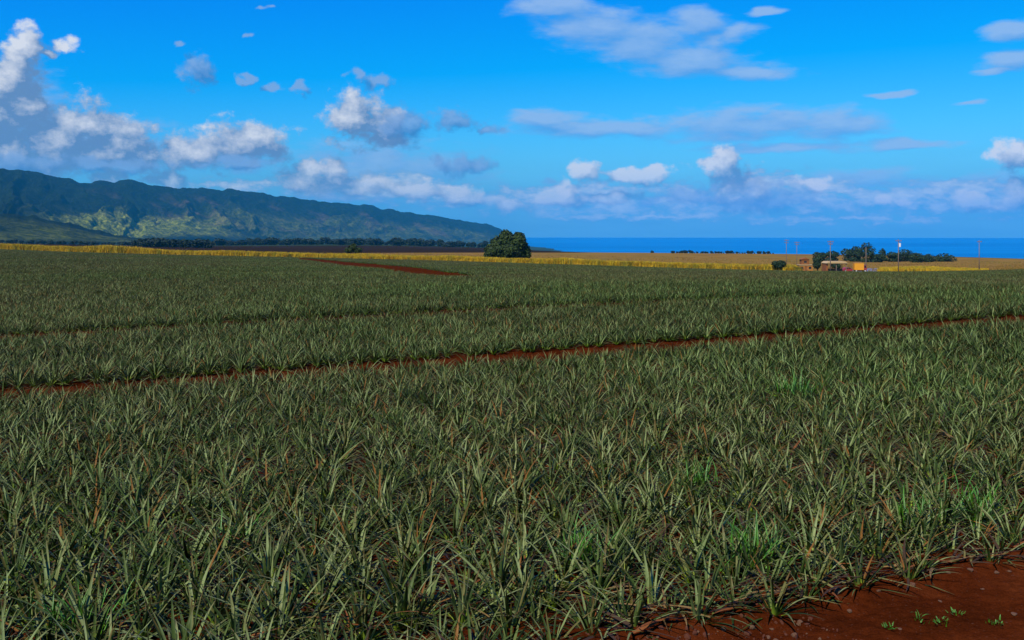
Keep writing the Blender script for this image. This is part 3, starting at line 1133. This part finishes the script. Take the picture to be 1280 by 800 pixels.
for k, (px, py, s_, lab) in enumerate([(1151, 784, 1.0, 'low green weed sprout on the red dirt, largest of the sprouts'), (1112, 793, 0.6, 'tiny green weed sprout at the left on the red dirt'),
                                      (1177, 787, 0.7, 'upright green weed sprout third from the right on the dirt'), (1246, 789, 0.65, 'green weed sprout nearest the right border on the dirt'), (1196, 776, 0.5, 'tiny pale weed sprout in the middle of the bare dirt')]):
    gx_, gy_ = ground_at_pix(px, py)
    o = link('weed_sprout', weed_mesh(330 + k, 18, 0.075 * s_, 0.035 * s_, 0.012), None, None, (gx_, gy_, dirt_z(gx_, gy_) - 0.004))
    tag(o, lab, 'weed', 'weed sprouts on the dirt')

# ------------------------------------------------------------------ tall golden grass along the far edge
m_tg, N, bs = material('golden_grass')
oi = N.new('ShaderNodeObjectInfo')
c = N.ramp(oi.outputs['Random'], [(0.0, (0.42, 0.23, 0.010)), (0.35, (0.58, 0.36, 0.018)), (0.7, (0.46, 0.32, 0.018)), (1.0, (0.22, 0.21, 0.02))])
N.l.new(c, bs.inputs['Base Color'])
bs.inputs['Roughness'].default_value = 0.9
bs.inputs['Specular IOR Level'].default_value = 0.1
bs.inputs['Transmission Weight'].default_value = 0.0
m_gg = simple('green_grass', (0.16, 0.16, 0.022), 0.9, 0.4, 0.5)


def grass_mesh(seed, mat, nb=46):
    rr = np.random.default_rng(seed)
    VV = []; FF = []; off = 0
    for k in range(nb):
        v, f, a = leaf_arrays(abs(rr.normal(0, 0.22)), rr.uniform(0.2, 1.1), rr.uniform(0.6, 1.1), 0.10, 3, rr.normal(0, 0.2))
        ph = rr.uniform(0, 2 * pi)
        v = np.stack([v[:, 0] * cos(ph) - v[:, 1] * sin(ph), v[:, 0] * sin(ph) + v[:, 1] * cos(ph), v[:, 2]], 1)
        v[:, 0] += rr.normal(0, 0.28); v[:, 1] += rr.normal(0, 0.28)
        VV.append(v); FF.append(f + off); off += len(v)
    me = np_mesh('grass_tuft', np.concatenate(VV), np.concatenate(FF))
    me.materials.append(mat)
    return me


m_mg = simple('meadow_grass', (0.24, 0.145, 0.030), 0.95, 0.3, 0.2, 0.05)
MEADOW = [grass_mesh(20 + i, m_mg, 30) for i in range(4)] + [grass_mesh(29, m_gg, 30)]
TUFTS = [grass_mesh(i, m_tg) for i in range(4)] + [grass_mesh(9, m_gg)]
grng = np.random.default_rng(8)


def grass_strip(name, n, px0, px1, depth0, depth1, hpx, hval, greens, label, kinds=None):
    px = grng.uniform(px0, px1, n)
    u = (px - 640) / F
    Yb = edge_y(np.clip(u, -0.6, 0.6)) + depth0 + (depth1 - depth0) * grng.random(n)
    xx = u * Yb
    hh = np.interp(px, hpx, hval) * grng.uniform(0.7, 1.1, n) * (0.75 + 0.5 * fbm(xx * 0.05, Yb * 0.05, 3, 5)) * (0.88 + 0.24 * fbm(xx * 0.35, Yb * 0.1, 2, 6))
    gr = grng.random(n) < np.interp(px, greens[0], greens[1])
    ki = np.where(gr, 4, grng.integers(0, 4, n))
    instance_object(name, np.stack([xx, Yb, ground_z(xx, Yb) - 0.1], 1), np.stack([np.zeros(n), np.zeros(n), grng.uniform(0, 6.28, n)], 1),
                    np.stack([hh * 0.9, hh * 0.9, hh], 1), ki, kinds or TUFTS, label)


grass_strip('golden_grass', 17000, -30, 1000, 2, 24, [0, 90, 130, 160, 200, 330, 640, 960, 1280], [2.7, 2.8, 3.6, 3.5, 2.5, 2.1, 1.9, 2.1, 2.0], ([0, 500, 760, 900, 1000], [0.05, 0.05, 0.10, 0.25, 0.4]),
            'band of tall golden grass along the far edge of the field')
grass_strip('yellow_grass', 3200, 1100, 1235, 30, 110, [1100, 1150, 1172, 1235], [1.3, 1.5, 1.2, 0.5], ([1000, 1300], [0.1, 0.1]), 'patch of yellow grass beside the paved yard')
grass_strip('dry_meadow', 9000, -30, 1310, 30, 420, [0, 1280], [0.6, 0.6], ([0, 1300], [0.08, 0.08]), 'short dry meadow grass behind the field', MEADOW)

# ------------------------------------------------------------------ trees
m_bark = simple('bark', (0.055, 0.040, 0.030), 0.95, 0.4, 3.0)


def foliage_mat(name, dark, light):
    m, N, bs = material(name)
    la = attr(N, 'leafrand')
    c = N.mix(la, (*dark, 1.0), (*light, 1.0))
    N.l.new(c, bs.inputs['Base Color'])
    bs.inputs['Roughness'].default_value = 0.7
    bs.inputs['Specular IOR Level'].default_value = 0.2
    return m


m_fol_a = foliage_mat('foliage_olive', (0.012, 0.024, 0.004), (0.050, 0.078, 0.012))
m_fol_b = foliage_mat('foliage_dark', (0.010, 0.024, 0.010), (0.032, 0.062, 0.022))
m_fol_c = foliage_mat('foliage_far', (0.010, 0.020, 0.011), (0.026, 0.044, 0.020))


def crown_arrays(seed, lobes, nleaf, size):
    """leaf faces on and inside overlapping lobes: (cx,cy,cz,rx,ry,rz)"""
    rr = np.random.default_rng(seed)
    vol = np.array([l[3] * l[4] * l[5] for l in lobes]) ** 0.67
    pick = rr.choice(len(lobes), nleaf, p=vol / vol.sum())
    L = np.array(lobes)[pick]
    dirs = rr.normal(size=(nleaf, 3)); dirs /= np.linalg.norm(dirs, axis=1)[:, None]
    rad_ = rr.uniform(0.35, 1.0, nleaf) ** 0.45
    # knobbly outline: radius varies with direction
    kn = 0.80 + 0.40 * fbm(dirs[:, 0] * 2.6 + pick * 3.3, dirs[:, 1] * 2.6 + dirs[:, 2] * 2.2, 3, seed)
    c_ = L[:, :3] + dirs * (rad_ * kn)[:, None] * L[:, 3:6]
    c_[:, 2] = np.maximum(c_[:, 2], 0.15)
    n = dirs + rr.normal(0, 0.55, (nleaf, 3)); n /= np.linalg.norm(n, axis=1)[:, None]
    a = np.cross(n, rr.normal(size=(nleaf, 3))); a /= np.linalg.norm(a, axis=1)[:, None]
    b = np.cross(n, a)
    s = size * rr.uniform(0.6, 1.3, nleaf)[:, None]
    V = np.stack([c_ - a * s - b * s * 0.5, c_ + a * s * 0.2 - b * s * 0.8, c_ + a * s + b * s * 0.4, c_ - a * s * 0.3 + b * s * 0.8], 1).reshape(-1, 3)
    Fq = np.arange(nleaf * 4).reshape(-1, 4)
    lr = np.repeat(np.clip(rr.normal(0.45, 0.28, nleaf), 0, 1), 4)
    return V, Fq, lr


def tree(name, loc, lobes, nleaf, size, mat, seed, trunk_r, label, cat='tree', group=None, limbs=4):
    t_ = empty(name, loc)
    V, Fq, lr = crown_arrays(seed, lobes, nleaf, size)
    link('crown', np_mesh('crown', V, Fq, False, {'leafrand': lr}), mat, t_)
    mb = MB()
    top = max(l[2] for l in lobes)
    mx = sum(l[0] for l in lobes) / len(lobes)
    mb.tube([(mx * 0.3, 0, -0.3), (mx * 0.4 + trunk_r * 0.3, 0.05, top * 0.35), (mx * 0.7, 0.0, top * 0.75), (mx, 0, top)], [trunk_r * 1.25, trunk_r, trunk_r * 0.6, trunk_r * 0.2], 8)
    rr = random.Random(seed)
    for k in range(min(limbs, len(lobes))):
        l = lobes[k]
        mb.tube([(mx * 0.45, 0, top * 0.3), ((l[0] + mx) * 0.5, l[1] * 0.5, (l[2] + top * 0.3) * 0.5 + 0.2), (l[0], l[1], l[2])], [trunk_r * 0.6, trunk_r * 0.4, trunk_r * 0.15], 6)
    mb.build('trunk', m_bark, t_, smooth=True)
    tag(t_, label, cat, group)
    return t_


def lobes_px(cx, base_y, Yd_, blobs):
    """lobes given in photo pixels -> metres about the foot"""
    k = Yd_ / F
    return [((bx - cx) * k, dy * k, (base_y - by) * k, bw * k, bw * k * 0.9, bh * k) for (bx, by, bw, bh, dy) in blobs]


# the big round tree standing alone
Yt = 372.0
p = at(634, Yt)
bpx, bpy_ = to_pix(p.x, p.y, p.z)
lb = lobes_px(634, bpy_, Yt, [(634, 302, 13, 12, 0), (622, 308, 12, 12, 4), (648, 304, 11, 12, -3), (614, 314, 9, 9, 0), (655, 312, 8, 10, 2), (634, 314, 18, 10, -8), (648, 297, 8, 7, 0), (632, 294, 8, 7, 0), (640, 317, 20, 8, 6), (659, 318, 5, 6, 0), (610, 318, 5, 5, 0)])
tree('round_tree', p, lb, 9000, 0.42, m_fol_a, 51, 0.5, 'large round dark tree standing alone behind the golden grass', 'tree')
Yt = 420.0
p = at(441, Yt); bpx, bpy_ = to_pix(p.x, p.y, p.z)
tree('bush', p, lobes_px(441, bpy_, Yt, [(441, 310, 6, 5, 0), (436, 313, 6, 4, 0), (447, 313, 6, 4, 1), (443, 307, 3, 3, 0)]), 1300, 0.3, m_fol_a, 52, 0.15, 'small rounded green bush left of the round tree', 'bush')

# trees behind the sheds on the right
RT = [(1040, 316, [(1040, 318, 8, 4, 0)], 'low dark bush at the left end of the grove'),
      (1024, 316, [(1022, 319, 5, 4, 0), (1028, 320, 5, 4, 0)], 'lowest dark bush just left of the grove'),
      (1062, 316, [(1058, 316, 7, 5, 0), (1066, 316, 7, 4, 0)], 'broad low dark tree behind the open shed'),
      (1083, 316, [(1083, 309, 6, 6, 0), (1080, 314, 6, 6, 0), (1088, 314, 6, 6, 0), (1084, 318, 8, 5, 0)], 'tallest dark tree of the grove behind the sheds'),
      (1070, 318, [(1070, 313, 6, 5, 0), (1073, 318, 8, 4, 0)], 'dark round tree left of the tallest tree in the grove'),
      (1103, 316, [(1103, 317, 4, 6, 0), (1103, 321, 5, 4, 0)], 'small pointed dark tree in the gap of the grove'),
      (1096, 318, [(1096, 321, 7, 3, 0)], 'low dark bush right of the tallest tree'),
      (1118, 318, [(1115, 319, 6, 4, 0), (1121, 320, 6, 4, 0)], 'dark tree just left of the pole with the white transformer'),
      (1131, 318, [(1131, 317, 8, 5, 0), (1128, 321, 9, 5, 0), (1137, 319, 6, 5, 0)], 'broad dark green tree right of the transformer pole'),
      (1146, 320, [(1145, 321, 8, 5, 0), (1152, 323, 7, 4, 0)], 'sloping dark green tree in the right half of the grove'),
      (1160, 322, [(1160, 323, 8, 5, 0), (1158, 326, 7, 4, 0)], 'dark spreading tree with a visible stem in the grove'),
      (1182, 322, [(1180, 322, 10, 5, 0), (1188, 324, 8, 4, 0), (1175, 325, 8, 4, 0)], 'rounded green tree at the right end of the grove')]
for k, (cx, _, bl, lab) in enumerate(RT):
    Yt = 640.0 + 16 * (k % 3)
    p = at(cx, Yt); bpx, bpy_ = to_pix(p.x, p.y, p.z)
    bl = [(a, b_, c_ * 1.15, d_ * 1.1, e_) for a, b_, c_, d_, e_ in bl] + [(cx - 2, bpy_ - 2.5, 7, 3.5, 0), (cx + 3, bpy_ - 2, 6, 3, 3)]
    tree('grove_tree', p, lobes_px(cx, bpy_, Yt, bl), 1100, 0.50, m_fol_b, 70 + k, 0.25, lab, 'tree', 'trees behind the sheds', 2)
for k, (cx, Yt, bl, lab) in enumerate([
        (1022, 296, [(1022, 326, 4.5, 5, 0), (1021, 331, 5, 5, 0), (1024, 322, 3, 3, 0)], 'dense green bush between the ochre shed and the open shed'),
        (1044, 316, [(1043, 332, 4, 3, 0), (1047, 333, 4, 3, 0)], 'dark bush under the roof of the open shed'),
        (973, 300, [(970, 330, 6, 4, 0), (977, 330, 6, 4.5, 0), (974, 333, 7, 4, 1)], 'low dark bush in the grass left of the ochre shed')]):
    p = at(cx, Yt); bpx, bpy_ = to_pix(p.x, p.y, p.z)
    tree('bush', p, lobes_px(cx, bpy_, Yt, bl), 900, 0.25, m_fol_b, 90 + k, 0.12, lab, 'bush', None, 2)

# far tree lines below the mountains and on the plateau lip
FAR_MESH = []
for k in range(5):
    rr = random.Random(k)
    lb = [(rr.uniform(-1.6, 1.6), rr.uniform(-1.5, 1.5), rr.uniform(3, 6.2), rr.uniform(2, 3.2), rr.uniform(2, 3), rr.uniform(2, 3)) for _ in range(5)] + [(0, 0, 2, 3, 3, 2)]
    V, Fq, lr = crown_arrays(500 + k, lb, 420, 0.75)
    me_ = np_mesh('far_tree', V, Fq, False, {'leafrand': lr}); me_.materials.append(m_fol_c)
    FAR_MESH.append(me_)
frng = random.Random(31)


def far_row(n, px0, px1, Y0, Y1, h0, h1, label, group):
    for k in range(n):
        px = px0 + (px1 - px0) * (k + frng.uniform(0.1, 0.9)) / n
        p_ = at(px, frng.uniform(Y0, Y1))
        o = link('far_tree', FAR_MESH[frng.randrange(5)], None, None, p_)
        hh = frng.uniform(h0, h1) / 8.5
        w_ = hh * frng.uniform(1.0, 2.0)
        o.scale = (w_, w_, hh); o.rotation_euler = (0, 0, frng.uniform(0, 6.28))
        tag(o, label.replace('#', ordinal(k + 1)) if n > 1 else label, 'tree', group)


far_row(34, 168, 262, 1100, 1250, 7, 12, '# dark tree from the left in the thicket below the sunlit slope', 'trees of the far thicket at left')
far_row(26, -10, 165, 1500, 1700, 5, 8, '# small tree from the left at the foot of the dark foothill', 'trees at the foot of the foothill')
far_row(62, 270, 610, 1900, 2150, 8, 17, '# dark tree from the left in the far row below the mountain', 'far tree row below the mountain')
far_row(40, 838, 968, 930, 980, 1.0, 3.4, '# small tree from the left on the rim before the sea', 'trees on the rim before the sea')
far_row(1, 814, 816, 1500, 1520, 6, 7, 'single dark tree on the rim against the sea', 'trees on the rim before the sea')

# ------------------------------------------------------------------ sheds, vehicles and poles on the right
m_orange = simple('ochre_boards', (0.42, 0.17, 0.028), 0.8, 0.2, 1.5)
m_red = simple('red_brown_boards', (0.24, 0.085, 0.022), 0.85, 0.3, 1.5)
m_pale = simple('pale_roof', (0.48, 0.33, 0.14), 0.7, 0.15, 0.8)
m_post = simple('weathered_wood', (0.20, 0.14, 0.10), 0.9, 0.3, 2.0)
m_pole = simple('pole_wood', (0.20, 0.14, 0.10), 0.9, 0.25, 1.0)
m_white = simple('white_enamel', (0.75, 0.75, 0.73), 0.4, 0.05, 1.0)
m_yel = simple('yellow_orange_paint', (0.72, 0.30, 0.015), 0.5, 0.1, 0.7)
m_car = simple('red_paint', (0.30, 0.035, 0.035), 0.3, 0.1, 1.0, 0.5)
m_glass = simple('dark_glass', (0.02, 0.025, 0.03), 0.1, 0.1, 1.0, 0.6)
m_tyre = simple('tyre_rubber', (0.02, 0.02, 0.02), 0.9, 0.2, 4.0)
m_ins = simple('insulator', (0.20, 0.12, 0.12), 0.4, 0.1, 2.0)
m_asph = simple('asphalt', (0.16, 0.165, 0.19), 0.75, 0.15, 0.4)
PXM = 300.0 / F        # metres per photo pixel at 300 m

# ochre shed with an upper storey
p = at(1006, 300)
sh = empty('ochre_shed', p)
w2 = 8.2 * PXM
MB().box(-w2, w2, -1.4, 1.6, 0, 2.0).build('wall', m_orange, sh)
MB().box(-w2 - 0.12, w2 + 0.12, -1.55, 1.75, 2.0, 2.22).build('lower_roof', m_pale, sh)
MB().box(-1.25, 1.05, -0.9, 1.2, 2.22, 3.75).build('upper_storey', m_red, sh)
MB().prism([(-1.5, 3.75), (1.3, 3.75), (-0.1, 4.35)], -1.1, 1.4).build('upper_roof', m_red, sh)
d_ = MB().box(-0.45, 0.35, -1.46, -1.40, 0.0, 1.85).build('door', m_red, sh)
MB().box(0.22, 0.28, -1.50, -1.46, 0.9, 1.0).build('handle', m_white, d_)
for x0 in (-1.65, 0.75):
    wd = MB().box(x0, x0 + 0.8, -1.45, -1.40, 0.9, 1.6).build('window', m_glass, sh)
    MB().box(x0 - 0.06, x0 + 0.86, -1.48, -1.40, 0.82, 0.9).build('sill', m_pale, wd)
wd = MB().box(-0.5, 0.3, -0.94, -0.90, 2.7, 3.3).build('window', m_glass, sh)
MB().box(-0.56, 0.36, -0.97, -0.90, 2.62, 2.7).build('sill', m_pale, wd)
for k in range(9):
    xk = -w2 + 0.1 + k * (2 * w2 - 0.2) / 8
    MB().box(xk - 0.03, xk + 0.03, -1.43, -1.40, 1.86, 1.99).build('batten', m_post, sh)
tag(sh, 'ochre two tier shed at the left end of the farm buildings', 'shed')

# open shed with a pale roof
p = at(1043, 306)
os_ = empty('open_shed', p)
k_ = 306 / F
MB().prism([(-13.5 * k_, 2.75), (13.5 * k_, 2.75), (10.5 * k_, 3.35), (-10 * k_, 3.35)], -2.6, 2.8).build('roof', m_pale, os_)
MB().box(-12.8 * k_, -10.6 * k_, -2.0, 2.2, 0, 2.75).build('side_wall', m_red, os_)
MB().box(-10.4 * k_, 12.6 * k_, 2.1, 2.2, 0.0, 1.0).build('back_wall', m_post, os_)
for xk in (-8.0 * k_, -0.5 * k_, 11.8 * k_):
    for yk in (-2.1, 1.8):
        MB().box(xk - 0.09, xk + 0.09, yk - 0.09, yk + 0.09, 0, 2.75).build('post', m_post, os_)
MB().box(-13 * k_, 13 * k_, -2.2, -2.05, 2.55, 2.745).build('beam', m_post, os_)
tag(os_, 'open sided shed with a pale tan roof on wooden posts', 'shed')


def wheel(parent, x, yy, r):
    mb = MB().tube([(x, yy - 0.11, r), (x, yy + 0.11, r)], [r, r], 14)
    w_ = mb.build('wheel', m_tyre, parent, smooth=False)
    MB().tube([(x, yy - 0.13, r), (x, yy + 0.13, r)], [r * 0.55, r * 0.55], 12).build('rim', m_white, w_)


# red car
p = at(1060, 312)
car = empty('parked_car', p, radians(8))
MB().prism([(-2.05, 0.35), (2.0, 0.35), (2.08, 0.75), (1.2, 0.95), (0.75, 1.0), (-1.4, 1.02), (-2.1, 0.92)], -0.85, 0.85).build('body', m_car, car)
cb = MB().prism([(-1.55, 1.0), (0.95, 0.98), (0.30, 1.48), (-1.10, 1.50)], -0.74, 0.74).build('cabin', m_car, car)
MB().prism([(-1.25, 1.06), (-0.30, 1.06), (-0.30, 1.42), (-1.00, 1.42)], -0.76, 0.76).build('side_window', m_glass, cb)
MB().prism([(-0.20, 1.06), (0.66, 1.06), (0.22, 1.42), (-0.20, 1.42)], -0.76, 0.76).build('side_window', m_glass, cb)
for xk in (-1.35, 1.3):
    for yk in (-0.78, 0.78):
        wheel(car, xk, yk, 0.33)
MB().box(1.98, 2.10, -0.75, -0.40, 0.62, 0.76).build('headlight', m_white, car)
MB().box(1.98, 2.10, 0.40, 0.75, 0.62, 0.76).build('headlight', m_white, car)
tag(car, 'dark red car parked beside the yellow truck', 'car')

# yellow box truck
p = at(1074, 300)
tr = empty('box_truck', p, radians(-6))
k_ = PXM
MB().box(-6.8 * k_, 4.6 * k_, -1.15, 1.15, 0.75, 2.75).build('cargo_box', m_yel, tr)
MB().box(-6.9 * k_, 4.7 * k_, -1.2, 1.2, 2.75, 2.84).build('box_roof', m_yel, tr)
cb = MB().prism([(4.7 * k_, 0.55), (8.2 * k_, 0.55), (8.2 * k_, 1.30), (7.4 * k_, 2.25), (4.7 * k_, 2.25)], -1.05, 1.05).build('cab', m_car, tr)
MB().prism([(5.2 * k_, 1.40), (7.7 * k_, 1.40), (7.1 * k_, 2.10), (5.2 * k_, 2.10)], -1.07, 1.07).build('window', m_glass, cb)
MB().box(-6.8 * k_, 8.0 * k_, -0.45, 0.45, 0.45, 0.72).build('chassis', m_tyre, tr)
for xk in (-4.4 * k_, 6.2 * k_):
    for yk in (-0.95, 0.95):
        wheel(tr, xk, yk, 0.42)
MB().box(8.15 * k_, 8.4 * k_, -0.9, -0.6, 0.7, 0.9).build('headlight', m_white, tr)
MB().box(8.15 * k_, 8.4 * k_, 0.6, 0.9, 0.7, 0.9).build('headlight', m_white, tr)
tag(tr, 'bright yellow orange box truck with a dark red cab', 'truck')

# paved yard
gxs = np.linspace(1062, 1117, 26); gys = np.linspace(325, 440, 16)
PXg, Yg = np.meshgrid(gxs, gys)
Xg = (PXg - 640) / F * Yg
Zg = ground_z(Xg, Yg) + 0.06
idx = np.arange(Xg.size).reshape(Xg.shape)
yard = link('paved_yard', np_mesh('paved_yard', np.stack([Xg.ravel(), Yg.ravel(), Zg.ravel()], 1),
            np.stack([idx[:-1, :-1].ravel(), idx[:-1, 1:].ravel(), idx[1:, 1:].ravel(), idx[1:, :-1].ravel()], 1)), m_asph)
tag(yard, 'grey paved yard beside the truck', None, None, 'structure')


def pole(px, Yd_, top_y, arms, lab, transformer=False):
    p_ = at(px, Yd_)
    hgt = H - (top_y - HZ) / F * Yd_ - p_.z
    e = empty('utility_pole', p_)
    MB().tube([(0, 0, -0.3), (0, 0, hgt * 0.5), (0, 0, hgt)], [0.14, 0.12, 0.09], 8).build('post', m_pole, e, smooth=True)
    for (dz, hw) in arms:
        a_ = MB().box(-hw, hw, -0.20, -0.10, hgt - dz - 0.09, hgt - dz + 0.09).build('crossarm', m_pole, e)
        for xk in (-hw * 0.9, -hw * 0.45, hw * 0.45, hw * 0.9):
            MB().tube([(xk, -0.15, hgt - dz + 0.09), (xk, -0.15, hgt - dz + 0.30)], [0.07, 0.05], 6).build('insulator', m_ins, a_)
    if transformer:
        t_ = MB().tube([(0.42, -0.1, hgt - 2.3), (0.42, -0.1, hgt - 1.2)], [0.28, 0.28], 12).build('transformer', m_white, e)
        MB().tube([(0.42, -0.1, hgt - 1.2), (0.42, -0.1, hgt - 0.95)], [0.08, 0.05], 6).build('bushing', m_ins, t_)
    tag(e, lab, 'utility pole', 'utility poles near the sheds')


pole(983, 440, 299, [(0.5, 1.1), (1.6, 0.9)], 'leftmost utility pole with two crossarms against the sea')
pole(996, 430, 302, [(0.4, 1.1), (1.3, 0.9)], 'second utility pole from the left with crossarms')
pole(1038, 292, 301, [(0.3, 0.9), (1.0, 0.6)], 'pale utility pole standing in front of the open shed')
pole(1082.5, 330, 309, [], 'bare thin pole behind the yellow truck')
pole(1123, 300, 299, [(0.5, 0.9)], 'utility pole carrying a white transformer', True)
pole(1224, 330, 300, [(0.6, 0.8)], 'rightmost utility pole alone in the dry field')
